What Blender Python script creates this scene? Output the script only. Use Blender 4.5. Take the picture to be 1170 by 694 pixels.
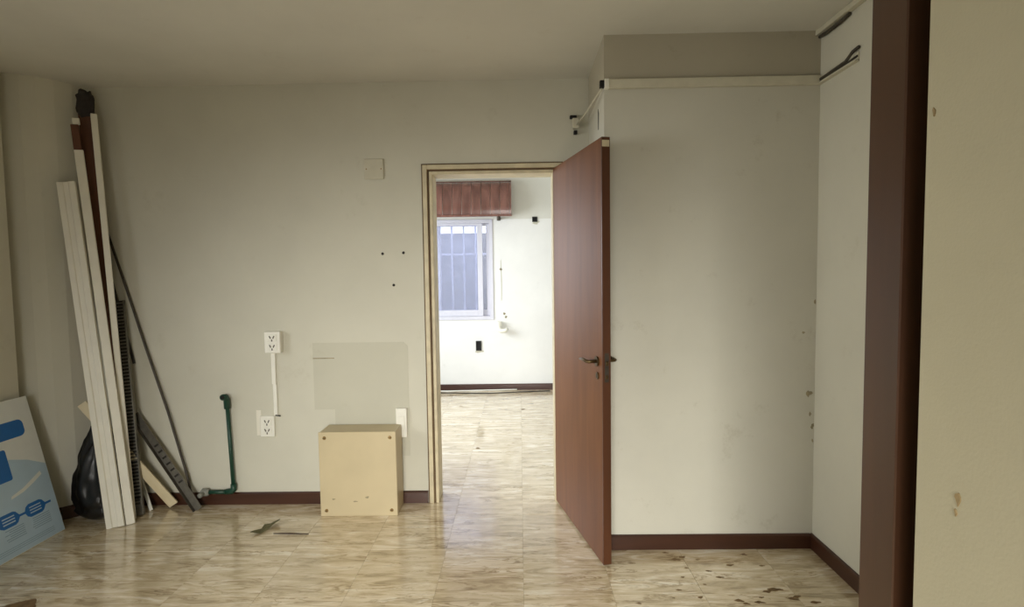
import bpy, bmesh, math, random
from mathutils import Vector, Matrix, noise
random.seed(7)
for o in list(bpy.data.objects): bpy.data.objects.remove(o, do_unlink=True)
S = bpy.context.scene
COL = S.collection
PI = math.pi
# ------------------------------------------------------------------ camera
CAM_H = 1.4409
PITCH, YAW, ROLL, FPX = 0.0577, -0.0145, -0.0143, 615.5
fw = Vector((math.sin(YAW)*math.cos(PITCH), math.cos(YAW)*math.cos(PITCH), -math.sin(PITCH)))
r0 = Vector((math.cos(YAW), -math.sin(YAW), 0)); u0 = r0.cross(fw)
rr = math.cos(ROLL)*r0 + math.sin(ROLL)*u0
uu = -math.sin(ROLL)*r0 + math.cos(ROLL)*u0
cd = bpy.data.cameras.new('camera'); cam = bpy.data.objects.new('camera', cd); COL.objects.link(cam)
cd.sensor_width = 36; cd.lens = FPX/1170*36; cd.clip_start = .02
M = Matrix((rr, uu, -fw)).transposed().to_4x4(); M.translation = (0, 0, CAM_H)
cam.matrix_world = M
S.camera = cam
# ------------------------------------------------------------------ world, lights, exposure
W = bpy.data.worlds.new('overcast'); S.world = W; W.use_nodes = True
W.node_tree.nodes['Background'].inputs[0].default_value = (.92, .95, 1.0, 1)
W.node_tree.nodes['Background'].inputs[1].default_value = 3.0
S.view_settings.view_transform = 'Standard'; S.view_settings.look = 'None'
S.view_settings.exposure = -0.14; S.view_settings.gamma = 1; S.view_settings.use_curve_mapping = False

def area(name, loc, direction, sx, sy, watts, col, spread=180):
    l = bpy.data.lights.new(name, 'AREA'); l.shape = 'RECTANGLE'; l.size = sx; l.size_y = sy
    l.energy = watts; l.color = col; l.spread = math.radians(spread)
    o = bpy.data.objects.new(name, l); COL.objects.link(o); o.location = loc
    o.rotation_euler = Vector(direction).to_track_quat('-Z', 'Y').to_euler()
    return o
# daylight falling in (downwards, as from the sky) through the windows of the room
area('left_window_daylight', (-2.80, 1.3, 1.50), (1, .30, -.13), 1.8, 1.1, 11, (1.0, .985, .93), 84)
area('rear_window_daylight', (-.45, -2.42, 1.40), (.04, 1, -.40), 1.7, 1.0, 38, (1.0, .98, .92), 60)
area('far_room_daylight', (-2.12, 5.0, 1.55), (1, .05, -.30), 1.8, 1.2, 72, (.87, .93, 1.0), 160)

# ------------------------------------------------------------------ materials
def lin(c): return tuple(((v/255)/12.92 if v/255 <= .04045 else ((v/255+.055)/1.055)**2.4) for v in c)
MATS = {}
def new(name):
    m = bpy.data.materials.new(name); m.use_nodes = True; MATS[name] = m
    nt = m.node_tree; return m, nt, nt.nodes, nt.links, nt.nodes['Principled BSDF']
def ramp(N, stops):
    r = N.new('ShaderNodeValToRGB'); e = r.color_ramp.elements
    while len(e) < len(stops): e.new(.5)
    for i, (p, c) in enumerate(stops): e[i].position = p; e[i].color = (*c[:3], 1)
    return r
def simple(name, rgb, rough=.5, metal=0, var=.0, scale=20, bump=0, spec=.5):
    m, nt, N, L, B = new(name); c = lin(rgb)
    B.inputs['Roughness'].default_value = rough; B.inputs['Metallic'].default_value = metal
    B.inputs['Specular IOR Level'].default_value = spec
    tc = N.new('ShaderNodeTexCoord'); nz = N.new('ShaderNodeTexNoise')
    nz.inputs['Scale'].default_value = scale; nz.inputs['Detail'].default_value = 5
    L.new(tc.outputs['Object'], nz.inputs['Vector'])
    r = ramp(N, [(.3, tuple(v*(1-var) for v in c)), (.7, tuple(min(1, v*(1+var)) for v in c))])
    L.new(nz.outputs['Fac'], r.inputs[0]); L.new(r.outputs[0], B.inputs['Base Color'])
    if bump:
        b = N.new('ShaderNodeBump'); b.inputs['Strength'].default_value = bump; b.inputs['Distance'].default_value = .004
        L.new(nz.outputs['Fac'], b.inputs['Height']); L.new(b.outputs[0], B.inputs['Normal'])
    return m
def plaster(name, rgb, dirt, band=None, amount=.5):
    """painted plaster: large soft mottling, faint smudges, fine roller relief; band=(z, factor): other paint above z"""
    m, nt, N, L, B = new(name); c = lin(rgb); d = lin(dirt)
    B.inputs['Roughness'].default_value = .7; B.inputs['Specular IOR Level'].default_value = .25
    g = N.new('ShaderNodeNewGeometry')
    n1 = N.new('ShaderNodeTexNoise'); n1.inputs['Scale'].default_value = 1.6; n1.inputs['Detail'].default_value = 6; n1.inputs['Roughness'].default_value = .6
    n2 = N.new('ShaderNodeTexNoise'); n2.inputs['Scale'].default_value = 5; n2.inputs['Detail'].default_value = 8; n2.inputs['Roughness'].default_value = .75
    n3 = N.new('ShaderNodeTexNoise'); n3.inputs['Scale'].default_value = 160; n3.inputs['Detail'].default_value = 3
    for n in (n1, n2, n3): L.new(g.outputs['Position'], n.inputs['Vector'])
    r1 = ramp(N, [(.35, tuple(v*.93 for v in c)), (.65, c)]); L.new(n1.outputs['Fac'], r1.inputs[0])
    r2 = ramp(N, [(.60, (0, 0, 0)), (.80, (amount,)*3)]); L.new(n2.outputs['Fac'], r2.inputs[0])
    mx = N.new('ShaderNodeMix'); mx.data_type = 'RGBA'
    L.new(r2.outputs[0], mx.inputs[0]); L.new(r1.outputs[0], mx.inputs[6]); mx.inputs[7].default_value = (*d, 1)
    out = mx.outputs[2]
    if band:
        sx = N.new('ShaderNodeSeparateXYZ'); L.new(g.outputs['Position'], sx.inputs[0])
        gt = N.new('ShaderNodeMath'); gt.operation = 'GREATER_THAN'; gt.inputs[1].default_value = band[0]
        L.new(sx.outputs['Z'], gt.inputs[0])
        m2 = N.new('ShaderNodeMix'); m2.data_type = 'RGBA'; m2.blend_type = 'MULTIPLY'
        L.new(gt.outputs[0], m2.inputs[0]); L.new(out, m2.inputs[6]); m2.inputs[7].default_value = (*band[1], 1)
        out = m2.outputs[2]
    L.new(out, B.inputs['Base Color'])
    b = N.new('ShaderNodeBump'); b.inputs['Strength'].default_value = .25; b.inputs['Distance'].default_value = .002
    L.new(n3.outputs['Fac'], b.inputs['Height']); L.new(b.outputs[0], B.inputs['Normal'])
    return m
plaster('paint_room', (206, 203, 186), (160, 150, 122), amount=.3)
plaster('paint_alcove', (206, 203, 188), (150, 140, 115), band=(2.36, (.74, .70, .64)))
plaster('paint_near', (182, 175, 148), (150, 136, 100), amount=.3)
plaster('paint_far', (236, 236, 232), (190, 186, 178), band=(2.085, (.86, .85, .80)), amount=.35)
plaster('paint_ceiling', (214, 212, 201), (170, 164, 140), amount=.3)
plaster('bare_plaster', (196, 193, 175), (172, 166, 146))
plaster('outside_render', (132, 132, 138), (84, 86, 96), amount=.8)
plaster('pavement', (128, 126, 120), (90, 88, 82), amount=.4)

def wood(name, a, b, rough=.35, scale=(1.5, 14, 14), coat=.0):
    m, nt, N, L, B = new(name)
    tc = N.new('ShaderNodeTexCoord'); mp = N.new('ShaderNodeMapping'); mp.inputs['Scale'].default_value = scale
    oi = N.new('ShaderNodeObjectInfo'); va = N.new('ShaderNodeVectorMath'); va.operation = 'ADD'
    sc = N.new('ShaderNodeMath'); sc.operation = 'MULTIPLY'; sc.inputs[1].default_value = 17
    L.new(oi.outputs['Random'], sc.inputs[0]); L.new(tc.outputs['Object'], va.inputs[0]); L.new(sc.outputs[0], va.inputs[1])
    L.new(va.outputs[0], mp.inputs['Vector'])
    nz = N.new('ShaderNodeTexNoise'); nz.inputs['Scale'].default_value = 1.5; nz.inputs['Detail'].default_value = 8; nz.inputs['Distortion'].default_value = .6
    L.new(mp.outputs[0], nz.inputs['Vector'])
    r = ramp(N, [(.3, lin(a)), (.7, lin(b))]); L.new(nz.outputs['Fac'], r.inputs[0])
    L.new(r.outputs[0], B.inputs['Base Color']); B.inputs['Roughness'].default_value = rough
    B.inputs['Coat Weight'].default_value = coat; B.inputs['Coat Roughness'].default_value = .15
    bp = N.new('ShaderNodeBump'); bp.inputs['Strength'].default_value = .08; bp.inputs['Distance'].default_value = .002
    L.new(nz.outputs['Fac'], bp.inputs['Height']); L.new(bp.outputs[0], B.inputs['Normal'])
    return m
wood('door_veneer', (98, 58, 29), (116, 72, 38), .5, (9, 9, .9), .0)
MATS['door_veneer'].node_tree.nodes['Principled BSDF'].inputs['Specular IOR Level'].default_value = .3
wood('door_lipping', (70, 38, 18), (84, 47, 24), .4, (9, 9, .9))
wood('dark_post', (58, 35, 20), (72, 45, 28), .35, (9, 9, .9), .15)
wood('skirting_wood', (54, 27, 13), (68, 37, 20), .4, (1.2, 1.2, 12))
wood('skirting_far', (58, 34, 28), (72, 44, 36), .4, (1.2, 1.2, 12))
wood('brown_plank', (70, 40, 22), (98, 58, 34), .5, (12, 12, 1))
wood('cream_wood', (206, 190, 152), (226, 212, 178), .6, (9, 9, 2))
wood('pelmet_wood', (96, 58, 48), (134, 90, 78), .25, (9, 9, 1), .5)
simple('frame_paint', (202, 190, 158), .5, var=.12, scale=14)
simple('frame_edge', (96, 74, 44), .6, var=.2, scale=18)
simple('white_plastic', (232, 230, 218), .4, var=.03)
simple('old_plastic', (200, 195, 174), .5, var=.05)
simple('white_lacquer', (224, 220, 204), .45, var=.05, scale=6)
simple('dark_hole', (14, 12, 10), .8)
simple('slot_grey', (104, 98, 88), .7)
simple('slot_black', (40, 36, 30), .7)
simple('end_black', (46, 40, 36), .8, var=.3, scale=30)
simple('box_paint', (192, 177, 142), .42, var=.05, scale=5)
simple('screw_brass', (150, 122, 76), .4, .6)
simple('steel', (120, 116, 106), .45, .7, var=.2, scale=30)
simple('bright_steel', (190, 188, 180), .3, .8)
simple('dark_steel', (74, 68, 60), .5, .6, var=.25, scale=30)
simple('brass_old', (92, 76, 50), .38, .8, var=.15)
simple('green_pipe', (22, 62, 46), .42, var=.15)
simple('pipe_grey', (132, 132, 122), .6, var=.1)
simple('black_bag', (20, 19, 18), .33, var=.3, scale=12, bump=.4)
simple('print_white', (222, 226, 222), .45, var=.02)
simple('print_pale', (176, 200, 216), .45, var=.05, scale=7)
simple('print_blue', (30, 102, 172), .45, var=.05)
simple('print_grey', (136, 160, 180), .5)
simple('aluminium', (206, 206, 216), .4, .15, var=.03)
simple('grille_white', (226, 228, 240), .5)
simple('shutter_white', (226, 232, 226), .5)
simple('stain', (112, 88, 54), .6, var=.35, scale=40)
simple('leaf_dry', (92, 88, 56), .7, var=.3, scale=60)
simple('twig', (60, 44, 28), .7, var=.2)
simple('grout', (168, 152, 118), .8, var=.15, scale=9)
simple('cable_black', (30, 28, 24), .5)
simple('cable_dusty', (66, 61, 50), .8, var=.3, scale=30)
simple('cable_white', (226, 224, 214), .5)
simple('chip_near', (150, 130, 92), .8, var=.2, scale=40)
simple('chip', (150, 140, 112), .8, var=.3, scale=30)
# window glass: dusty pane
m, nt, N, L, B = new('dusty_glass')
t = N.new('ShaderNodeBsdfTransparent'); t.inputs[0].default_value = (.94, .95, 1, 1)
df = N.new('ShaderNodeBsdfTranslucent'); df.inputs[0].default_value = (.80, .83, .93, 1)
gl = N.new('ShaderNodeBsdfGlossy'); gl.inputs['Roughness'].default_value = .08
m1 = N.new('ShaderNodeMixShader'); m2 = N.new('ShaderNodeMixShader')
nz = N.new('ShaderNodeTexNoise'); nz.inputs['Scale'].default_value = 7; nz.inputs['Detail'].default_value = 6
r = ramp(N, [(.4, (.10,)*3), (.7, (.26,)*3)]); L.new(nz.outputs['Fac'], r.inputs[0]); L.new(r.outputs[0], m1.inputs[0])
L.new(t.outputs[0], m1.inputs[1]); L.new(df.outputs[0], m1.inputs[2])
m2.inputs[0].default_value = .06; L.new(m1.outputs[0], m2.inputs[1]); L.new(gl.outputs[0], m2.inputs[2])
L.new(m2.outputs[0], N['Material Output'].inputs['Surface'])
# floor tiles: cream travertine-look tile, veins running across the room, every tile its own cut
m, nt, N, L, B = new('travertine_tile')
g = N.new('ShaderNodeNewGeometry'); oi = N.new('ShaderNodeObjectInfo')
mu = N.new('ShaderNodeMath'); mu.operation = 'MULTIPLY'; mu.inputs[1].default_value = 9.0; L.new(oi.outputs['Random'], mu.inputs[0])
va = N.new('ShaderNodeVectorMath'); va.operation = 'ADD'; L.new(g.outputs['Position'], va.inputs[0]); L.new(mu.outputs[0], va.inputs[1])
mp = N.new('ShaderNodeMapping'); mp.inputs['Scale'].default_value = (3.4, 17, 1); L.new(va.outputs[0], mp.inputs['Vector'])
n1 = N.new('ShaderNodeTexNoise'); n1.inputs['Scale'].default_value = 1.2; n1.inputs['Detail'].default_value = 6; n1.inputs['Roughness'].default_value = .62; n1.inputs['Distortion'].default_value = .9
n2 = N.new('ShaderNodeTexNoise'); n2.inputs['Scale'].default_value = 1.0; n2.inputs['Detail'].default_value = 5; n2.inputs['Roughness'].default_value = .6; n2.inputs['Distortion'].default_value = 1.4
n3 = N.new('ShaderNodeTexNoise'); n3.inputs['Scale'].default_value = 1.1; n3.inputs['Detail'].default_value = 4
L.new(mp.outputs[0], n1.inputs['Vector']); L.new(mp.outputs[0], n2.inputs['Vector']); L.new(g.outputs['Position'], n3.inputs['Vector'])
r1 = ramp(N, [(.30, lin((158, 140, 108))), (.44, lin((201, 183, 149))), (.57, lin((221, 205, 175))), (.66, lin((238, 229, 209)))])
L.new(n1.outputs['Fac'], r1.inputs[0])
# thin wavy veins where the second noise crosses a few levels
w_ = N.new('ShaderNodeMath'); w_.operation = 'PINGPONG'; w_.inputs[1].default_value = .11; L.new(n2.outputs['Fac'], w_.inputs[0])
r2 = ramp(N, [(.0, (.46, .40, .31)), (.018, (.66, .61, .52)), (.042, (1, 1, 1))]); L.new(w_.outputs[0], r2.inputs[0])
mk = N.new('ShaderNodeTexNoise'); mk.inputs['Scale'].default_value = .8; mk.inputs['Detail'].default_value = 3; L.new(mp.outputs[0], mk.inputs['Vector'])
rm = ramp(N, [(.40, (.12,)*3), (.62, (1,)*3)]); L.new(mk.outputs['Fac'], rm.inputs[0])
mx = N.new('ShaderNodeMix'); mx.data_type = 'RGBA'; mx.blend_type = 'MULTIPLY'; L.new(rm.outputs[0], mx.inputs[0])
L.new(r1.outputs[0], mx.inputs[6]); L.new(r2.outputs[0], mx.inputs[7])
hs = N.new('ShaderNodeHueSaturation'); mr = N.new('ShaderNodeMapRange'); mr.inputs[3].default_value = .97; mr.inputs[4].default_value = 1.02
L.new(oi.outputs['Random'], mr.inputs[0]); L.new(mr.outputs[0], hs.inputs['Value']); L.new(mx.outputs[2], hs.inputs['Color'])
L.new(hs.outputs[0], B.inputs['Base Color'])
rr_ = ramp(N, [(.3, (.10,)*3), (.7, (.22,)*3)]); L.new(n3.outputs['Fac'], rr_.inputs[0]); L.new(rr_.outputs[0], B.inputs['Roughness'])
B.inputs['Specular IOR Level'].default_value = 1.0
B.inputs['Coat Weight'].default_value = .8; B.inputs['Coat Roughness'].default_value = .12
bp = N.new('ShaderNodeBump'); bp.inputs['Strength'].default_value = .06; bp.inputs['Distance'].default_value = .002
L.new(n1.outputs['Fac'], bp.inputs['Height']); L.new(bp.outputs[0], B.inputs['Normal'])

# ------------------------------------------------------------------ mesh helpers
def bx(bm, x0, x1, y0, y1, z0, z1, bev=0, mat=None):
    vs = [bm.verts.new(p) for p in ((x0,y0,z0),(x1,y0,z0),(x1,y1,z0),(x0,y1,z0),(x0,y0,z1),(x1,y0,z1),(x1,y1,z1),(x0,y1,z1))]
    if mat is not None:
        for v in vs: v.co = mat @ v.co
    fs = [bm.faces.new([vs[i] for i in f]) for f in ((3,2,1,0),(4,5,6,7),(0,1,5,4),(1,2,6,5),(2,3,7,6),(3,0,4,7))]
    if bev:
        es = list({e for f in fs for e in f.edges})
        bmesh.ops.bevel(bm, geom=es, offset=bev, segments=1, affect='EDGES', profile=.5)
    return bm
def prism(bm, pts, z0, z1, mat=None):
    """polygon pts (x,y), CCW, extruded z0..z1"""
    n = len(pts)
    lo = [bm.verts.new((p[0], p[1], z0)) for p in pts]; hi = [bm.verts.new((p[0], p[1], z1)) for p in pts]
    if mat is not None:
        for v in lo+hi: v.co = mat @ v.co
    bm.faces.new(lo[::-1]); bm.faces.new(hi)
    for i in range(n): bm.faces.new((lo[i], lo[(i+1)%n], hi[(i+1)%n], hi[i]))
    return bm
def tube(bm, pts, r, n=10, caps=True):
    pts = [Vector(p) for p in pts]; rings = []
    ref = None
    for i, p in enumerate(pts):
        d = (pts[min(i+1, len(pts)-1)] - pts[max(i-1, 0)]).normalized()
        if ref is None: ref = Vector((0,0,1)) if abs(d.z) < .9 else Vector((1,0,0))
        a = (ref - d*ref.dot(d)).normalized(); b = d.cross(a); ref = a
        rad = r[i] if isinstance(r, (list, tuple)) else r
        rings.append([bm.verts.new(p + rad*(math.cos(2*PI*k/n)*a + math.sin(2*PI*k/n)*b)) for k in range(n)])
    for q in range(len(rings)-1):
        for k in range(n): bm.faces.new((rings[q][k], rings[q][(k+1)%n], rings[q+1][(k+1)%n], rings[q+1][k]))
    if caps: bm.faces.new(rings[0][::-1]); bm.faces.new(rings[-1])
    return bm
def obj(name, bm, mat, parent=None, smooth=False, loc=None, rotz=None):
    me = bpy.data.meshes.new(name); bmesh.ops.recalc_face_normals(bm, faces=bm.faces[:]); bm.to_mesh(me); bm.free()
    me.materials.append(MATS[mat])
    if smooth: me.polygons.foreach_set('use_smooth', [True]*len(me.polygons))
    o = bpy.data.objects.new(name, me); COL.objects.link(o)
    if parent: o.parent = parent
    if loc: o.location = loc
    if rotz is not None: o.rotation_euler.z = rotz
    return o
def B_(): return bmesh.new()
def tag(o, label, cat, group=None):
    o['label'] = label; o['category'] = cat
    if group: o['group'] = group
    return o
def thing(name, label, cat, loc=(0,0,0), rotz=0, group=None, mw=None):
    o = bpy.data.objects.new(name, None); COL.objects.link(o); o.location = loc; o.rotation_euler.z = rotz
    o.empty_display_size = .1
    if mw is not None: o.matrix_world = mw
    return tag(o, label, cat, group)
def struct(name, bm, mat, parent=None):
    o = obj(name, bm, mat, parent)
    if not parent: o['kind'] = 'structure'
    return o
def sempty(name, loc=(0,0,0), rotz=0):
    o = bpy.data.objects.new(name, None); COL.objects.link(o); o.location = loc; o.rotation_euler.z = rotz
    o['kind'] = 'structure'; o.empty_display_size = .1; return o

# ------------------------------------------------------------------ the setting
D, A, F = 3.314, 2.7265, 6.55          # back wall, alcove wall, far room's far wall
XR, XJ = 1.4915, .43                   # right wall, side of the alcove block
ZC, ZF = 2.6, 2.72
XP, YP1, YP0, XW = .795, 1.25, 1.136, .84   # wooden post at the near right
# floor slab and tiles
floor = struct('floor', bx(B_(), -3.2, 2.0, -2.7, 6.9, -.15, -.0025), 'grout')
tb = B_(); T = .40
bx(tb, -T/2+.0004, T/2-.0004, -T/2+.0004, T/2-.0004, -.012, 0)
top_e = [e for e in tb.edges if all(abs(v.co.z) < 1e-6 for v in e.verts)]
bmesh.ops.bevel(tb, geom=top_e, offset=.0006, segments=1, affect='EDGES')
tile0 = obj('floor_tile', tb, 'travertine_tile', floor)
first = True
for iy in range(-15, 8):
    yc = 3.33 + T*iy + (.40 if iy > 0 else .40)
    y_lo, y_hi = yc-T/2, yc+T/2
    if y_lo > F or y_hi < -2.5: continue
    for ix in range(-8, 5):
        xc = -.2 + T*ix
        if yc < 1.1 and xc-T/2 > XW: continue
        if yc < D+.1 and (xc+T/2 < -2.95 or xc-T/2 > XR): continue
        if yc > D+.1 and (xc+T/2 < -2.2 or xc-T/2 > 1.5): continue
        if yc > A+.15 and yc < D+.1 and xc-T/2 > XJ: continue
        t = tile0 if first else tile0.copy()
        if not first: COL.objects.link(t); t.parent = floor
        first = False
        t.location = (xc, yc, random.uniform(-.0004, .0004))
        t.rotation_euler = (random.uniform(-.0006, .0006), random.uniform(-.0006, .0006), 0)

struct('ceiling', bx(B_(), -3.2, 1.7, -2.6, D+.06, ZC, ZC+.12), 'paint_ceiling')
struct('ceiling_far', bx(B_(), -2.4, 1.8, D+.06, F+.2, ZF, ZF+.12), 'paint_ceiling')
# back wall with the doorway cut out
OX0, OX1, OZ = -.545, .232, 2.078
b = B_(); bx(b, -3.1, OX0, D, D+.12, 0, ZC); bx(b, OX1, .6, D, D+.12, 0, ZC); bx(b, OX0, OX1, D, D+.12, OZ, ZC)
wall_back = struct('wall_back', b, 'paint_room')
# alcove block standing forward of the back wall, and right wall
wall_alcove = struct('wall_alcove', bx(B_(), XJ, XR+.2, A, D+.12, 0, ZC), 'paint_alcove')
wall_right = struct('wall_right', bx(B_(), XR, XR+.15, YP0, A, 0, ZC), 'paint_room')
# left wall: rounded-off corner, then the straight run with a window (outside the picture)
pts = [(-2.635, D+.02), (-2.66, 3.25), (-2.70, 3.17), (-2.755, 3.11), (-2.82, 3.075), (-2.925, 3.035), (-2.95, 2.985), (-3.1, 2.985), (-3.1, D+.02)]
wall_left = struct('wall_left', prism(B_(), pts[::-1], 0, ZC), 'paint_room')
b = B_(); XL = -2.845; WY0, WY1, WZ0, WZ1 = .35, 2.25, .95, 2.2
bx(b, -3.05, XL, WY1, 2.983, 0, ZC, .003); bx(b, -3.05, XL, -2.5, WY0, 0, ZC); bx(b, -3.05, XL, WY0, WY1, 0, WZ0); bx(b, -3.05, XL, WY0, WY1, WZ1, ZC)
wall_left_near = struct('wall_left_near', b, 'paint_room')
# near wall on the right and the partition that closes the room behind the post
struct('wall_near', bx(B_(), XP, XW+.12, -2.5, 1.0745, 0, ZC), 'paint_near')
struct('wall_partition', bx(B_(), XP+.32, XR+.15, YP0-.06, YP1-.02, 0, ZC), 'paint_room')
# wall behind the camera with a window
b = B_(); RX0, RX1 = -1.65, .45
bx(b, -3.05, RX0, -2.65, -2.5, 0, ZC); bx(b, RX1, XW+.12, -2.65, -2.5, 0, ZC)
bx(b, RX0, RX1, -2.65, -2.5, 0, .9); bx(b, RX0, RX1, -2.65, -2.5, 2.2, ZC)
struct('wall_rear', b, 'paint_near')
# far room
b = B_(); QX0, QX1, QZ0, QZ1 = -1.78, -.318, .868, 2.085
bx(b, -2.3, QX0, F, F+.15, 0, ZF); bx(b, QX1, 1.7, F, F+.15, 0, ZF); bx(b, QX0, QX1, F, F+.15, 0, QZ0); bx(b, QX0, QX1, F, F+.15, QZ1, ZF)
wall_far = struct('wall_far', b, 'paint_far')
struct('wall_far_right', bx(B_(), 1.6, 1.72, D+.12, F, 0, ZF), 'paint_far')
b = B_(); LY0, LY1 = 4.0, 6.0
bx(b, -2.32, -2.2, D+.12, LY0, 0, ZF); bx(b, -2.32, -2.2, LY1, F, 0, ZF); bx(b, -2.32, -2.2, LY0, LY1, 0, .9); bx(b, -2.32, -2.2, LY0, LY1, 2.2, ZF)
struct('wall_far_left', b, 'paint_far')
b = B_(); bx(b, -2.3, OX0, D+.121, D+.14, 0, ZF); bx(b, OX1, 1.7, D+.121, D+.14, 0, ZF); bx(b, OX0, OX1, D+.121, D+.14, OZ, ZF)
struct('wall_far_front', b, 'paint_far')
# house wall across the light well behind the far window
struct('wall_outside', bx(B_(), -3.5, 2.5, 8.3, 8.45, -.3, 2.05), 'outside_render')
struct('ground_outside', bx(B_(), -25, 25, -25, 25, -.5, -.3), 'pavement')

# windows
def frame_window(name, rect, axis, depth0, depth1, fw_=.055, mull=True):
    """plain aluminium window in an opening; rect=(a0,a1,z0,z1) along axis"""
    w = sempty(name)
    a0, a1, z0, z1 = rect
    def seg(nm, p0, p1, q0, q1, d0=depth0, d1=depth1, mat='aluminium'):
        b = B_()
        if axis == 'x': bx(b, p0, p1, d0, d1, q0, q1, .002)
        else: bx(b, d0, d1, p0, p1, q0, q1, .002)
        return obj(nm, b, mat, w)
    seg('window_frame', a0, a0+fw_, z0, z1); seg('window_frame', a1-fw_, a1, z0, z1)
    seg('window_frame', a0+fw_, a1-fw_, z0, z0+fw_); seg('window_frame', a0+fw_, a1-fw_, z1-fw_, z1)
    return w, seg
w2, seg = frame_window('window_2', (WY0, WY1, WZ0, WZ1), 'y', -3.0, -2.93)
seg('mullion', 1.27, 1.33, WZ0+.055, WZ1-.055)
w3, seg = frame_window('window_3', (RX0, RX1, .9, 2.2), 'x', -2.62, -2.56)
seg('mullion', -.63, -.57, .955, 2.145)
w4, seg = frame_window('window_4', (LY0, LY1, .9, 2.2), 'y', -2.31, -2.24)
seg('mullion', 4.97, 5.03, .955, 2.145)
# far window: sliding aluminium window, front sash left, rear sash behind it at the right
w1, seg = frame_window('window_1', (QX0, QX1, QZ0, QZ1), 'x', F-.012, F+.10, .045)
def sash(x0, x1, y0, y1, st):
    seg('sash_stile', x0, x0+st, QZ0+.046, QZ1-.046, y0, y1); seg('sash_stile', x1-st, x1, QZ0+.046, QZ1-.046, y0, y1)
    seg('sash_rail', x0+st, x1-st, QZ0+.046, QZ0+.12, y0, y1); seg('sash_rail', x0+st, x1-st, QZ1-.072, QZ1-.046, y0, y1)
    seg('pane', x0+st, x1-st, QZ0+.12, QZ1-.072, (y0+y1)/2-.002, (y0+y1)/2+.002, 'dusty_glass')
sash(-1.22, -.445, F+.005, F+.035, .062)
sash(-1.0, -.366, F+.055, F+.085, .035)
# grille outside
gr = thing('window_grille', 'white vertical security bars outside the far window', 'grille', (-1.05, F+.30, .7))
for x in [-.70+.150*k for k in range(10)]:
    obj('bar', tube(B_(), [(x, 0, 0), (x, 0, 1.75)], .011, 8), 'grille_white', gr, True)
for z in (.02, .98, 1.72):
    obj('crossbar', bx(B_(), -.85, .85, -.012, .012, z-.012, z+.012), 'grille_white', gr)
for sx in (-.86, .82):
    for z in (.02, 1.72):
        obj('bracket', bx(B_(), sx, sx+.04, -.15, .012, z-.015, z+.015), 'grille_white', gr)

# baseboards
H_, TH = .076, .014
def skirting(name, segs, mat='skirting_wood'):
    for i, (p, q, inward) in enumerate(segs):
        p, q = Vector((*p, 0)), Vector((*q, 0)); d = (q-p); n = Vector((*inward, 0))
        b = B_(); L_ = d.length; d.normalize()
        mt = Matrix((d, n, Vector((0,0,1)))).transposed().to_4x4(); mt.translation = p
        prof = [(0, 0), (TH, 0), (TH, H_-.008), (TH-.006, H_), (0, H_)]
        va_ = [b.verts.new(mt @ Vector((0, y, z))) for y, z in prof]; vb_ = [b.verts.new(mt @ Vector((L_, y, z))) for y, z in prof]
        b.faces.new(va_); b.faces.new(vb_[::-1])
        for k in range(5): b.faces.new((va_[k], va_[(k+1)%5], vb_[(k+1)%5], vb_[k]))
        struct(name, b, mat)
skirting('baseboard_back', [((-2.64, D), (-.592, D), (0, -1))])
skirting('baseboard_alcove', [((XJ, A), (XR-TH, A), (0, -1))])
skirting('baseboard_right', [((XR, YP1), (XR, A), (-1, 0))])
for p, q in (((-2.66, 3.25), (-2.70, 3.17)), ((-2.70, 3.17), (-2.755, 3.11)), ((-2.755, 3.11), (-2.925, 3.035))):
    d = (Vector(q)-Vector(p)).normalized()
    skirting('baseboard_left', [(p, q, (-d.y, d.x))])
skirting('baseboard_far', [((-2.2, F), (1.6, F), (0, -1))], 'skirting_far')

# door frame in the back wall: painted moulded casing, bare-wood edge strips with the shadow gap put into their brown
fr = sempty('trim_1', (0, D, 0))
def fbox(nm, x0, x1, y0, y1, z0, z1, mat='frame_paint', bev=.002): return obj(nm, bx(B_(), x0, x1, y0, y1, z0, z1, bev), mat, fr)
CO0, CO1, CZ = -.588, .272, 2.106
for (xa, xb, sgn) in ((CO0, -.523, 1), (CO1, .207, -1)):
    s = lambda x: (min(xa+sgn*x[0], xa+sgn*x[1]), max(xa+sgn*x[0], xa+sgn*x[1]))
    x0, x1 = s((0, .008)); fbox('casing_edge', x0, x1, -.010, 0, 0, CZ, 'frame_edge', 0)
    x0, x1 = s((.008, .034)); fbox('casing', x0, x1, -.020, 0, 0, CZ-.008)
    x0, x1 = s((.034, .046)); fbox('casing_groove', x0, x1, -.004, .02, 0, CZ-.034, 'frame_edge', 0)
    x0, x1 = s((.046, .065)); fbox('jamb', x0, x1, -.010, .15, 0, CZ-.046)
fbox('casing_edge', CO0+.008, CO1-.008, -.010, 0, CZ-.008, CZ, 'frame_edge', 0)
fbox('casing', CO0+.034, CO1-.034, -.020, 0, CZ-.034, CZ-.008)
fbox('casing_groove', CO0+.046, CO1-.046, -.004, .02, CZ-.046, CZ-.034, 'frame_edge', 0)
fbox('jamb', CO0+.065, CO1-.065, -.010, .15, CZ-.065, CZ-.046)
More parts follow.
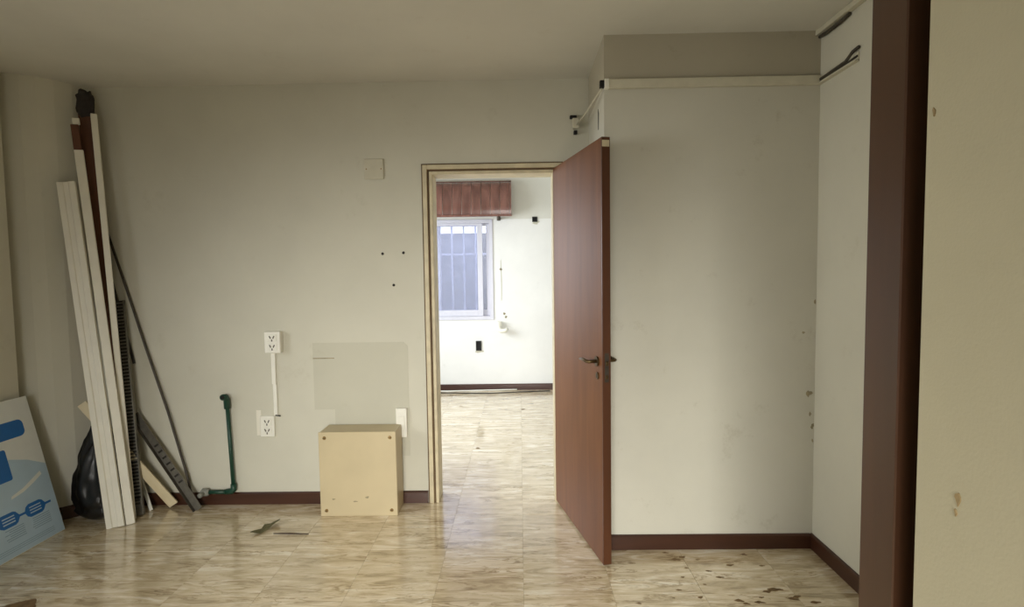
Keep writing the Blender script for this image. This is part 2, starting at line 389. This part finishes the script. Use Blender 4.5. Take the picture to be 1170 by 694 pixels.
# door leaf, swung open into the room
dv = Vector((.2287, -.9735))
door = sempty('door_1', (.209, D, 0), math.atan2(dv.y, dv.x))
obj('door_panel', bx(B_(), .0, .778, 0, .042, .012, 2.065, .0015), 'door_veneer', door)
obj('edge_lipping', bx(B_(), .778, .789, 0, .042, .012, 2.065, .0015), 'door_lipping', door)
obj('worn_corner', bx(B_(), .7885, .7905, .002, .038, 2.02, 2.05, 0), 'frame_paint', door)
for z in (.25, 1.05, 1.85):
    obj('hinge', tube(B_(), [(-.006, .046, z-.05), (-.006, .046, z+.05)], .007, 8), 'brass_old', door, True)
for s in (-1, 1):
    y = 0 if s < 0 else .042
    h = obj('handle', tube(B_(), [(.725, y+s*.008, 1.003), (.725, y+s*.045, 1.003), (.718, y+s*.052, 1.003), (.66, y+s*.053, 1.006), (.61, y+s*.049, 1.0)], [.009, .008, .009, .008, .006], 10), 'brass_old', door, True)
    obj('rose', tube(B_(), [(.725, y, 1.003), (.725, y+s*.009, 1.003)], .024, 18), 'brass_old', h)
    e = obj('escutcheon', tube(B_(), [(.727, y, .933), (.727, y+s*.006, .933)], .017, 16), 'brass_old', door)
    obj('keyhole', bx(B_(), .724, .73, y+s*.0062-.0006, y+s*.0062+.0006, .923, .941), 'slot_black', e)
obj('latch_plate', bx(B_(), .7885, .7905, .011, .031, .91, 1.05), 'dark_steel', door)
obj('latch_bolt', bx(B_(), .7905, .80, .014, .027, .99, 1.012, .002), 'brass_old', door)
obj('lock_bolt', bx(B_(), .7905, .794, .014, .027, .925, .945, .001), 'brass_old', door)
# wooden post closing the wall end at the near right
post = sempty('trim_2', (0, 0, 0))
obj('post', bx(B_(), XP, XP+.32, YP0, YP1, 0, ZC, .003), 'dark_post', post)
obj('pocket_lining', bx(B_(), XW+.12, XP+.32, 1.03, 1.0745, 0, ZC), 'dark_post', post)

# ------------------------------------------------------------------ marks and pieces of the walls
# unpainted area where something once hung: stepped outline, a film thinner than a millimetre
b = B_(); prism(b, [(-1.293, .60), (-1.165, .60), (-1.165, .30), (-.70, .30), (-.70, .995), (-.725, 1.02), (-1.293, 1.02)], 0, .0012)
bmesh.ops.rotate(b, verts=b.verts, cent=(0,0,0), matrix=Matrix.Rotation(PI/2, 3, 'X'))
bmesh.ops.translate(b, verts=b.verts, vec=(0, D, 0)); obj('unpainted_patch', b, 'bare_plaster', wall_back)
obj('patch_ridge', bx(B_(), -1.293, -1.16, D-.003, D, .92, .926), 'chip', wall_back)
for x, z in ((-.84, 1.567), (-.711, 1.571), (-.776, 1.373)):
    obj('nail_hole', tube(B_(), [(x, D, z), (x, D-.004, z)], [.009, .007], 8), 'slot_black', wall_back)
def blob(cx, cy, r, n, seed, sx=1, sy=1):
    rnd = random.Random(seed); ph = rnd.random()*6
    return [(cx+sx*r*(1+.35*math.sin(2*a+ph)+.25*rnd.uniform(-1, 1))*math.cos(a), cy+sy*r*(1+.35*math.sin(3*a+ph)+.2*rnd.uniform(-1, 1))*math.sin(a)) for a in [2*PI*k/n for k in range(n)]]
ROTX = Matrix.Rotation(PI/2, 4, 'X')
for i, (x, z, r, sx) in enumerate(((1.484, 1.272, .010, .6), (1.462, .806, .014, 1), (1.482, .637, .014, .6), (1.43, 1.117, .006, 1), (1.470, .70, .010, .5), (1.484, .56, .008, .6))):
    b = B_(); prism(b, blob(x, z, r, 11, i, sx, 1), 0, .002, Matrix.Translation((0, A, 0)) @ ROTX); obj('paint_chip', b, 'chip', wall_alcove)
for i, (y, z, r) in enumerate(((1.056, 1.735, .006), (.971, 1.018, .009), (.975, .99, .005))):
    b = B_(); prism(b, blob(y, z, r, 11, 20+i, .6, 1.2), 0, .002, Matrix(((0,0,-1,XP),(1,0,0,0),(0,1,0,0),(0,0,0,1)))); obj('paint_chip', b, 'chip_near', bpy.data.objects['wall_near'])
# stains on the tiles in the alcove
ST = [(.725,2.682,.014),(.759,2.614,.02),(1.115,2.66,.02),(1.008,2.563,.018),(.887,2.511,.014),(.922,2.459,.016),(.747,2.461,.012),(1.132,2.359,.03),
      (.938,2.277,.022),(1.043,2.301,.012),(1.175,2.29,.02),(1.259,2.263,.02),(.776,2.304,.016),(.498,2.262,.012),(.80,2.64,.02),(.867,2.613,.010),
      (1.09,2.345,.022),(1.2,2.305,.018),(.83,2.40,.010),(.70,2.36,.010),(1.16,2.555,.012),(1.02,2.265,.02),(.66,2.30,.008),(.79,2.54,.01),(.96,2.255,.015)]
for i, (x, y, r) in enumerate(ST):
    b = B_(); prism(b, blob(x, y, r*.6, 12, 40+i, 1.5, .7), .0004, .0012); obj('stain', b, 'stain', floor)
b = B_(); prism(b, blob(-2.22, 2.26, .06, 18, 5, 1.3, .7), .0004, .0012); obj('stain', b, 'stain', floor)

# ------------------------------------------------------------------ things on the back wall
def put(nm, b, mat, par, smooth=False): return obj(nm, b, mat, par, smooth)
def outlet(name, label, x0, x1, z0, z1, depth):
    t = thing(name, label, 'outlet', ((x0+x1)/2, D, z0)); w = x1-x0; h = z1-z0
    put('plate', bx(B_(), -w/2, w/2, -depth, 0, 0, h, .004), 'white_plastic', t)
    for k in (.29, .71):
        s = put('socket', bx(B_(), -w*.30, w*.30, -depth-.004, -depth, h*k-h*.17, h*k+h*.17, .002), 'white_plastic', t)
        b = B_()
        for sx in (-1, 1):
            bx(b, -.0035, .0035, -.0015, .0015, -.009, .009, 0, Matrix.Translation((sx*.011, -depth-.0045, h*k+.005)) @ Matrix.Rotation(sx*.45, 4, 'Y'))
        bx(b, -.0035, .0035, -depth-.006, -depth-.003, h*k-.021, h*k-.008)
        put('slot', b, 'slot_grey', s)
    return t
outlet('wall_outlet', 'white surface-mounted double wall outlet, upper end of the thin conduit', -1.572, -1.474, .966, 1.098, .048)
outlet('wall_outlet', 'white double wall outlet low on the wall, lower end of the thin conduit', -1.636, -1.545, .433, .566, .014)
b = B_(); bx(b, -1.663, -1.632, D-.0015, D, .44, .60, 0); obj('plaster_mend', b, 'white_lacquer', wall_back)
t = thing('cable_conduit', 'thin cream conduit strip joining the two white wall outlets', 'conduit', (-1.535, D, .566))
mt = Matrix.Rotation(-.0, 4, 'Y')
put('conduit_strip', bx(B_(), -.012, .012, -.012, 0, .0, .20, .002), 'white_plastic', t)
put('conduit_strip', bx(B_(), -.016, .010, -.014, 0, .20, .40, .002), 'white_plastic', t)
put('cable_end', tube(B_(), [(.0, -.016, .004), (.03, -.016, .0)], .004, 8), 'cable_black', t)
t = thing('blank_plate', 'square blank cover plate high on the wall near the doorway', 'cover plate', (-.877, D, 2.02))
put('plate', bx(B_(), -.06, .06, -.010, 0, 0, .122, .003), 'old_plastic', t)
for sx in (-.045, .045): put('screw', tube(B_(), [(sx, -.010, .061), (sx, -.0115, .061)], .004, 8), 'screw_brass', t)
t = thing('switch_plate', 'narrow white cover plate just above the tan box', 'cover plate', (-.746, D, .423))
put('plate', bx(B_(), -.034, .034, -.022, 0, 0, .184, .004), 'white_plastic', t)
put('rocker', bx(B_(), -.02, .02, -.026, -.022, .05, .135, .002), 'white_plastic', t)
# tan metal box on the floor
t = thing('metal_box', 'tan metal cover box with four corner screws standing on the floor', 'box', (-.975, 3.125, 0))
put('body', bx(B_(), -.229, .229, .012, .172, .001, .508, .004), 'box_paint', t)
put('front_cover', bx(B_(), -.231, .231, 0, .012, .0, .511, .003), 'box_paint', t)
for sx in (-.195, .195):
    for z in (.035, .475):
        s = put('screw', tube(B_(), [(sx, 0, z), (sx, -.004, z)], [.011, .009], 12), 'screw_brass', t)
        put('slot', bx(B_(), sx-.008, sx+.008, -.0048, -.0035, z-.0015, z+.0015), 'slot_black', s)
for i, (x, z, r) in enumerate(((.05, .115, .010), (-.02, .09, .007), (-.15, .105, .006))):
    b = B_(); prism(b, blob(x, z, r, 10, 70+i, 1.5, .6), 0, .0008, ROTX); put('scuff', b, 'chip', t)
# green pipe
t = thing('green_pipe', 'dark green pipe rising from the baseboard with an open elbow on top', 'pipe', (-1.811, 3.285, 0))
put('riser', tube(B_(), [(.0, 0, .10), (-.018, 0, .655)], .012, 12), 'green_pipe', t, True)
e = put('elbow', tube(B_(), [(-.018, 0, .62), (-.019, 0, .675), (-.019, -.012, .695), (-.019, -.045, .70)], .019, 12), 'green_pipe', t, True)
put('bore', tube(B_(), [(-.019, -.044, .70), (-.019, -.0465, .70)], .012, 12), 'dark_hole', e)
put('elbow', tube(B_(), [(0, 0, .14), (0, 0, .105), (-.012, 0, .093), (-.05, 0, .09)], .018, 12), 'green_pipe', t, True)
put('run', tube(B_(), [(-.04, 0, .09), (-.17, 0, .088)], .013, 12), 'green_pipe', t, True)
put('coupling', tube(B_(), [(-.155, 0, .088), (-.165, 0, .088), (-.20, 0, .088), (-.205, 0, .088)], [.016, .024, .024, .018], 14), 'pipe_grey', t)
put('valve_stem', tube(B_(), [(-.183, -.01, .088), (-.188, -.05, .086), (-.19, -.056, .086)], [.012, .016, .012], 10), 'pipe_grey', t, True)

# ------------------------------------------------------------------ planks and rods in the corner
def stick_matrix(p0, p1, face):
    """frame with z along p0->p1, y facing away from `face` (the wide side looks towards `face`)"""
    p0, p1 = Vector(p0), Vector(p1); z = (p1-p0).normalized(); f = Vector(face); y = -(f - z*f.dot(z)).normalized(); x = y.cross(z)
    m_ = Matrix((x, y, z)).transposed().to_4x4(); m_.translation = p0; return m_, (p1-p0).length
FACE = (.55, -.83, 0)
mw, Ln = stick_matrix((-2.356, 3.01, .002), (-2.62, 3.125, 2.0), (.35, -.93, 0))
t = thing('white_board', 'wide off-white board with a grooved face, frontmost of the bundle leaning in the corner', 'board', mw=mw)
b = B_(); prism(b, [(-.046, 0), (-.044, -.014), (-.017, -.015), (-.012, -.010), (.010, -.010), (.015, -.016), (.044, -.016), (.046, 0)], 0, Ln)
put('board', b, 'white_lacquer', t); 
mw, Ln = stick_matrix((-2.298, 3.05, .002), (-2.598, 3.185, 2.36), FACE)
t = thing('white_batten', 'narrow white batten with brown stained tip, left of the dark brown plank', 'batten', mw=mw)
put('strip', bx(B_(), -.022, .022, -.02, 0, 0, Ln-.17, .003), 'white_lacquer', t)
tp = put('stained_tip', bx(B_(), -.022, .016, -.018, -.001, Ln-.17, Ln-.02, .002), 'brown_plank', t)
put('torn_end', bx(B_(), -.012, .024, -.021, -.003, Ln-.02, Ln+.02, .004), 'white_lacquer', tp)
mw, Ln = stick_matrix((-2.45, 3.252, .002), (-2.572, 3.240, 2.55), (.2, -.97, 0))
t = thing('brown_plank', 'dark brown plank with black top, tallest piece in the corner bundle', 'plank', mw=mw)
put('plank', bx(B_(), -.04, .04, -.022, 0, 0, Ln-.13, .002), 'brown_plank', t)
b = B_(); bmesh.ops.create_icosphere(b, subdivisions=4, radius=1)
for v in b.verts:
    p = v.co.copy(); k = 1+.22*noise.noise(p*2.3)+.10*noise.noise(p*6)
    sq = lambda c: math.copysign(abs(c)**.6, c)
    v.co = Vector((sq(p.x)*.044*k, -.011+sq(p.y)*.02*k, Ln-.075+sq(p.z)*.078*k))
put('black_end', b, 'end_black', t, True)  # black lumpy cap over the plank's upper end
mw, Ln = stick_matrix((-2.330, 3.11, .002), (-2.508, 3.215, 2.412), FACE)
t = tag(obj('white_batten', bx(B_(), -.015, .017, -.016, 0, 0, Ln, .003), 'white_lacquer'), 'thin white batten leaning right of the dark brown plank', 'batten'); t.matrix_world = mw
# perforated metal rail
mw, Ln = stick_matrix((-2.325, 3.165, .003), (-2.47, 3.29, 1.30), (.2, -.95, 0))
t = thing('slotted_rail', 'grey metal rail with rows of dark slots behind the white boards', 'rail', mw=mw)
put('flange', bx(B_(), -.028, -.022, -.02, 0, 0, Ln), 'bright_steel', t); put('flange', bx(B_(), .022, .028, -.02, 0, 0, Ln), 'steel', t)
put('back_web', bx(B_(), -.022, .022, -.003, 0, 0, Ln), 'slot_black', t)
put('foot_plate', bx(B_(), -.022, .022, -.018, -.012, 0, .10, .001), 'steel', t)
for z in (.065, .085): put('window_slot', bx(B_(), -.015, .015, -.0195, -.0175, z, z+.012), 'slot_black', t)
b = B_(); z = .115
while z < Ln-.02: bx(b, -.022, .022, -.017, -.012, z, z+.009); z += .021
o = put('slot_bars', b, 'steel', t); o['kind'] = 'stuff'
# long thin rod
pts = [(-2.052, 3.262, .003), (-2.10, 3.282, .20), (-2.205, 3.29, .60), (-2.326, 3.296, 1.0), (-2.43, 3.30, 1.37), (-2.545, 3.303, 1.76)]
tag(obj('metal_rod', tube(B_(), pts, .0075, 8), 'dark_steel', None, True), 'long thin dark metal rod leaning on the back wall right of the bundle', 'rod')
pts = [(-2.55, 3.285, 1.60), (-2.525, 3.292, 1.47), (-2.46, 3.296, 1.16), (-2.41, 3.30, .906)]
tag(obj('cable_piece', tube(B_(), pts, .008, 8), 'cable_black', None, True), 'short dark cable end hanging beside the bundle on the back wall', 'cable')
# diagonal slotted angle
mw, Ln = stick_matrix((-2.0, 3.225, .006), (-2.402, 3.272, .594), (.1, -.99, 0))
t = thing('angle_bar', 'grey slotted angle bar lying diagonally against the back wall', 'metal bar', mw=mw)
put('web', bx(B_(), -.024, .024, -.004, 0, 0, Ln, .001), 'steel', t); put('flange', bx(B_(), -.024, -.020, -.028, -.004, 0, Ln, .001), 'dark_steel', t)
for k in range(7): put('slot', bx(B_(), -.010, .018, -.0052, -.0035, .20+k*.045, .212+k*.045), 'slot_black', t)
# cream slat lying diagonally
mw, Ln = stick_matrix((-2.178, 3.262, .022), (-2.61, 3.13, .70), (.1, -.98, .1))
t = tag(obj('cream_slat', bx(B_(), -.028, .028, -.012, 0, 0, Ln, .002), 'cream_wood'), 'cream wooden slat leaning diagonally, passing behind the white boards', 'slat'); t.matrix_world = mw
mw, Ln = stick_matrix((-2.296, 3.225, .002), (-2.40, 3.28, .21), (.1, -.98, 0))
t = tag(obj('white_strip', bx(B_(), -.011, .011, -.006, 0, 0, Ln, .001), 'white_plastic'), 'short white plastic strip propped at the baseboard between rail and slat', 'strip'); t.matrix_world = mw
# black bag
b = B_(); bmesh.ops.create_icosphere(b, subdivisions=5, radius=1)
for v in b.verts:
    p = v.co.copy(); h = (p.z+1)/2
    wdt = max(.32, 1.05-.66*h**.8)
    rid = lambda k, o: 1-2*abs(noise.noise(Vector((p.x*k+o, p.y*k, p.z*k*.55))))
    fold = .16*noise.noise(Vector((p.x*2.0, p.y*2.0, p.z*1.4))) + .10*rid(2.6, 3) + .05*rid(6, 9)
    q = Vector((p.x*.170*(wdt+fold) + .05*h, p.y*.105*(wdt+fold), h*.59))
    if h < .12: q.x *= 1.2; q.y *= 1.1
    v.co = q + Vector((0, 0, .05*noise.noise(p*3)*h))
for v in b.verts: v.co.z = max(.001, v.co.z)
t = tag(obj('black_bag', b, 'black_bag', None, True), 'crumpled black plastic bag on the floor behind the white boards', 'bag', None); t.location = (-2.548, 3.12, 0)

# ------------------------------------------------------------------ printed board leaning on the left wall
th = math.atan2(.178, .78)
up = Vector((-math.sin(th), 0, math.cos(th))); al = Vector((0, -1, 0)); nn = Vector((math.cos(th), 0, math.sin(th)))
mw = Matrix((al, up, nn)).transposed().to_4x4(); mw.translation = (-2.632, 2.985, .002)
t = thing('printed_board', 'white and pale blue printed board leaning on the left wall', 'board', mw=mw)
BW, BH = 1.05, .80
put('board', bx(B_(), 0, BW, 0, BH, -.018, 0, .002), 'print_white', t)
def flat(nm, pts, mat, z=.0006, par=None):
    b = B_(); prism(b, pts, .0002, z); return put(nm, b, mat, par or t)
# u = distance from the right edge towards the camera, v = height on the board
cur = [(.004, .40), (.10, .455), (.2, .49), (.3, .47), (.45, .40), (.6, .37), (.8, .42), (BW-.004, .5)]
flat('pale_blue_field', [(.004, .004), (BW-.004, .004)] + cur[::-1], 'print_pale', .0005)
def rrect(u0, u1, v0, v1, r, n=5):
    out = []
    for cx, cy, a0 in ((u1-r, v0+r, -90), (u1-r, v1-r, 0), (u0+r, v1-r, 90), (u0+r, v0+r, 180)):
        for k in range(n+1):
            a = math.radians(a0+90*k/n); out.append((cx+r*math.cos(a), cy+r*math.sin(a)))
    return out
flat('blue_banner', rrect(.066, .55, .592, .684, .03), 'print_blue', .0009)
flat('blue_square', rrect(.205, .42, .382, .548, .012), 'print_blue', .0009)
b = B_()
sw = [(.045, .352), (.10, .325), (.17, .298), (.245, .285), (.24, .30), (.17, .318), (.11, .345), (.05, .372)]
flat('white_swoosh', sw[::-1], 'print_white', .0009)
def chain(u):
    h = .036
    o_ = [(u, .190), (u+.02, .190+h*.8), (u+.035, .190+h), (u+.10, .190+h), (u+.118, .190+h*.7), (u+.13, .190), (u+.118, .19-h*.7), (u+.10, .19-h), (u+.035, .19-h), (u+.02, .19-h*.8)]
    c_ = flat('chain_emblem', o_[::-1], 'print_blue', .0009)
    for k in (-1, 0, 1):
        flat('emblem_line', [(u+.032, .19+k*.015-.003), (u+.10, .19+k*.015-.003), (u+.10, .19+k*.015+.003), (u+.032, .19+k*.015+.003)], 'print_pale', .0014, c_)
    flat('chain_link', [(u-.03, .184), (u+.004, .184), (u+.004, .196), (u-.03, .196)], 'print_blue', .0009)
for k in range(5): chain(.068+.155*k)
b = B_()
for k in range(5):
    for q in range(6):
        u = .062+.155*k; v = .142-.011*q
        bx(b, u, u+.115-.03*random.random(), v-.002, v+.002, .0002, .0009)
for v in (.05, .04, .03): bx(b, .06, .95, v-.0015, v+.0015, .0002, .0009)
o = put('fine_print_lines', b, 'print_grey', t); o['kind'] = 'stuff'

# ------------------------------------------------------------------ leaf, twig
b = B_(); prism(b, [(-.05, -.075), (-.005, -.055), (.022, -.005), (.03, .02), (.055, .05), (.045, .085), (.02, .08), (.005, .045), (-.02, .025), (-.018, -.01), (-.045, -.045)], 0, .004)
for v in b.verts: v.co.z += .012*abs(v.co.x)/.03 + .006*math.sin(v.co.y*40)
for v in b.verts: v.co.z = max(v.co.z, .0003)
t = tag(obj('dry_leaf', b, 'leaf_dry'), 'dry grey-green leaf lying on the floor tiles before the back wall', 'leaf'); t.location = (-1.462, 2.965, .002)
tag(obj('twig', tube(B_(), [(-1.39, 2.905, .006), (-1.30, 2.902, .007), (-1.19, 2.896, .006)], [.003, .005, .003], 6), 'twig'), 'thin dark twig on the floor tiles beside the dry leaf', 'twig')

# ------------------------------------------------------------------ cable ducts
t = thing('cable_duct', 'long horizontal painted cable duct across the alcove wall', 'cable duct', (XJ, A, 2.337))
put('duct', bx(B_(), .012, XR-XJ-.001, -.024, 0, 0, .043, .002), 'old_plastic', t)
put('end_cap', bx(B_(), .0, .022, -.027, .0, -.002, .045, .002), 'white_plastic', t)
put('open_end', bx(B_(), -.022, 0, -.02, .005, .006, .04, .001), 'dark_hole', t)
t = thing('loose_cable', 'grey loose cable drooping from the duct end to a wall clip above the door', 'cable', (.43, 2.73, 2.34))
put('cable', tube(B_(), [(-.012, -.008, .0), (-.03, .10, -.015), (-.055, .32, -.03), (-.072, .555, -.02)], .005, 8), 'old_plastic', t, True)
cl = put('clip', bx(B_(), -.10, -.06, .55, .583, -.045, .02, .004), 'old_plastic', t)
put('clip_stub', bx(B_(), -.115, -.075, .55, .583, .018, .034, .002), 'dark_hole', cl)
put('clip_stub', bx(B_(), -.092, -.072, .55, .583, -.075, -.055, .002), 'dark_hole', cl)
b = B_(); prism(b, [(2.895, 2.27), (2.905, 2.19), (2.915, 2.19), (2.92, 2.30)], 0, .002, Matrix(((0,0,-1,XJ),(1,0,0,0),(0,1,0,0),(0,0,0,1)))); obj('paint_chip', b, 'slot_black', wall_alcove)
# broken duct with cables on the right wall
t = thing('broken_duct', 'broken open cable duct with dark cables on the right wall, lower one', 'cable duct', (XR, 2.42, 2.34))
put('duct_base', bx(B_(), -.008, 0, 0, .30, 0, .04, .001), 'old_plastic', t)
put('duct_lip', bx(B_(), -.022, 0, 0, .28, -.002, .006, .001), 'old_plastic', t)
put('cable', tube(B_(), [(-.010, -.01, .055), (-.012, .03, .050), (-.013, .08, .026), (-.012, .2, .022), (-.012, .30, .02)], .007, 8), 'cable_dusty', t, True)
put('cable', tube(B_(), [(-.010, .0, .02), (-.012, .1, .014), (-.012, .30, .010)], .005, 8), 'cable_dusty', t, True)
t = thing('ceiling_duct', 'pale cable duct in the ceiling corner of the right wall, dark crack below added as a tube', 'cable duct', (XR, 2.30, 2.55))
put('duct', bx(B_(), -.03, 0, 0, .425, .024, .049, .002), 'old_plastic', t)
put('cable', tube(B_(), [(-.010, .18, .018), (-.012, .24, .010), (-.012, .36, .010), (-.010, .42, .018)], .008, 8), 'cable_dusty', t, True)  # dark tube added in place of the crack under the duct

# ------------------------------------------------------------------ far room
# pelmet of curved wooden slats above the far window
t = thing('wooden_pelmet', 'curved reddish wooden slat pelmet above the far window', 'pelmet', (-.085, F, 2.10))
pf = [(-.05, .425), (-.11, .41), (-.165, .365), (-.20, .29), (-.222, .19), (-.228, .09), (-.220, .02)]
prof = []
for k in range(6):
    for q in range(3): prof.append(tuple(pf[k][c]+(pf[k+1][c]-pf[k][c])*q/3 for c in (0, 1)))
prof.append(pf[-1])
for _ in range(3): prof = [prof[0]]+[tuple((prof[k-1][c]+2*prof[k][c]+prof[k+1][c])/4 for c in (0, 1)) for k in range(1, len(prof)-1)]+[prof[-1]]
SW = .112
for k in range(16):
    b = B_(); x1 = -.022-k*SW; x0 = x1-SW+.005; off = random.uniform(-.004, .004)
    fr_ = []; bk_ = []
    for (y, z) in prof:
        fr_.append((b.verts.new((x0, y+off, z)), b.verts.new((x1, y+off, z)))); bk_.append((b.verts.new((x0, y+.014, z-.006)), b.verts.new((x1, y+.014, z-.006))))
    for i in range(len(prof)-1):
        b.faces.new((fr_[i][0], fr_[i][1], fr_[i+1][1], fr_[i+1][0])); b.faces.new((bk_[i][1], bk_[i][0], bk_[i+1][0], bk_[i+1][1]))
        b.faces.new((fr_[i][0], fr_[i+1][0], bk_[i+1][0], bk_[i][0])); b.faces.new((fr_[i][1], bk_[i][1], bk_[i+1][1], fr_[i+1][1]))
    for i in (0, -1): b.faces.new((fr_[i][0], bk_[i][0], bk_[i][1], fr_[i][1]))
    bmesh.ops.bevel(b, geom=[e for e in b.edges if abs(e.verts[0].co.x-e.verts[1].co.x) < 1e-6 and len(e.link_faces) == 2 and e.calc_face_angle(0) > 1.2], offset=.002, segments=1, affect='EDGES'); o = put('slat', b, 'pelmet_wood', t, False)
    for pl in o.data.polygons: pl.use_smooth = False
for x in (-.018, -1.83):
    b = B_(); pr = [(0, .425)] + prof + [(0, .02)]
    prism(b, [(p[0], p[1]) for p in pr], x, x+.018, Matrix(((0,0,1,0),(1,0,0,0),(0,1,0,0),(0,0,0,1)))); put('end_panel', b, 'pelmet_wood', t)
put('bottom_rail', bx(B_(), -1.83, .004, -.238, -.205, -.004, .022, .003), 'pelmet_wood', t)
put('top_board', bx(B_(), -1.83, 0, -.06, 0, .42, .434), 'pelmet_wood', t)
br = put('bracket', bx(B_(), -.17, -.13, -.20, 0, -.022, -.004), 'dark_steel', t)
put('bracket_knob', tube(B_(), [(-.15, -.19, -.004), (-.15, -.19, -.05)], .022, 10), 'dark_steel', br)
# white wall tap / pipe stub
t = thing('wall_tap', 'small white plastic wall tap below the far window corner', 'tap', (-.228, F, .74))
put('stub', tube(B_(), [(-.03, 0, .06), (-.03, -.05, .06)], .04, 14), 'white_plastic', t, True)
put('body', tube(B_(), [(-.03, -.05, .075), (-.03, -.06, .02), (.0, -.07, -.005), (.05, -.08, .0), (.075, -.085, .025)], [.03, .034, .03, .026, .02], 12), 'white_plastic', t, True)
put('collar', tube(B_(), [(-.03, -.052, .11), (-.03, -.052, .05)], .036, 14), 'white_plastic', t)
def box_hole(name, label, x, z, w, h):
    t_ = thing(name, label, 'junction box', (x, F, z))
    b_ = B_(); th_ = .010
    bx(b_, -w/2, -w/2+th_, -.012, 0, 0, h); bx(b_, w/2-th_, w/2, -.012, 0, 0, h); bx(b_, -w/2+th_, w/2-th_, -.012, 0, 0, th_); bx(b_, -w/2+th_, w/2-th_, -.012, 0, h-th_, h)
    put('rim', b_, 'cable_black', t_); put('dark_opening', bx(B_(), -w/2+th_, w/2-th_, -.003, 0, th_, h-th_), 'dark_hole', t_)
    b_ = B_(); prism(b_, blob(.01, -.008, .035, 12, int(z*10), 1.3, .5), 0, .003, ROTX); put('broken_plaster', b_, 'bare_plaster', t_)
box_hole('junction_box', 'small black open socket box low on the far white wall', -.51, .49, .068, .12)
box_hole('junction_box', 'small black open socket box high on the far white wall', .194, 2.045, .062, .062)
b = B_(); prism(b, [(-.225, 1.10), (-.219, 1.10), (-.215, 1.35), (-.222, 1.60), (-.228, 1.58), (-.224, 1.3)], 0, .003, Matrix.Translation((0, F, 0)) @ ROTX); obj('wall_crack', b, 'bare_plaster', wall_far)
for i, (x, z) in enumerate(((-.19, .94), (-.17, .90), (-.224, 1.48))):
    b = B_(); prism(b, blob(x, z, .014, 9, 90+i), 0, .003, Matrix.Translation((0, F, 0)) @ ROTX); obj('paint_chip', b, 'chip', wall_far)
tag(obj('white_cable', tube(B_(), [(-1.2, 6.50, .008), (-.9, 6.47, .008), (-.6, 6.49, .008), (-.2, 6.50, .012), (-.05, 6.51, .012)], .008, 8), 'cable_white', None, True), 'white cable lying along the far baseboard on the floor', 'cable')
tag(obj('black_cable', tube(B_(), [(-1.2, 6.42, .007), (-.8, 6.38, .007), (-.4, 6.34, .007), (0, 6.40, .007), (.35, 6.44, .007)], .006, 8), 'cable_black', None, True), 'thin black cable lying on the far floor before the white one', 'cable')
for i, (x, y) in enumerate(((-.36, 4.35), (.02, 5.6), (-.65, 5.75))):
    b = B_(); prism(b, blob(x, y, .018, 9, 120+i), .0004, .0014); obj('stain', b, 'stain', floor)
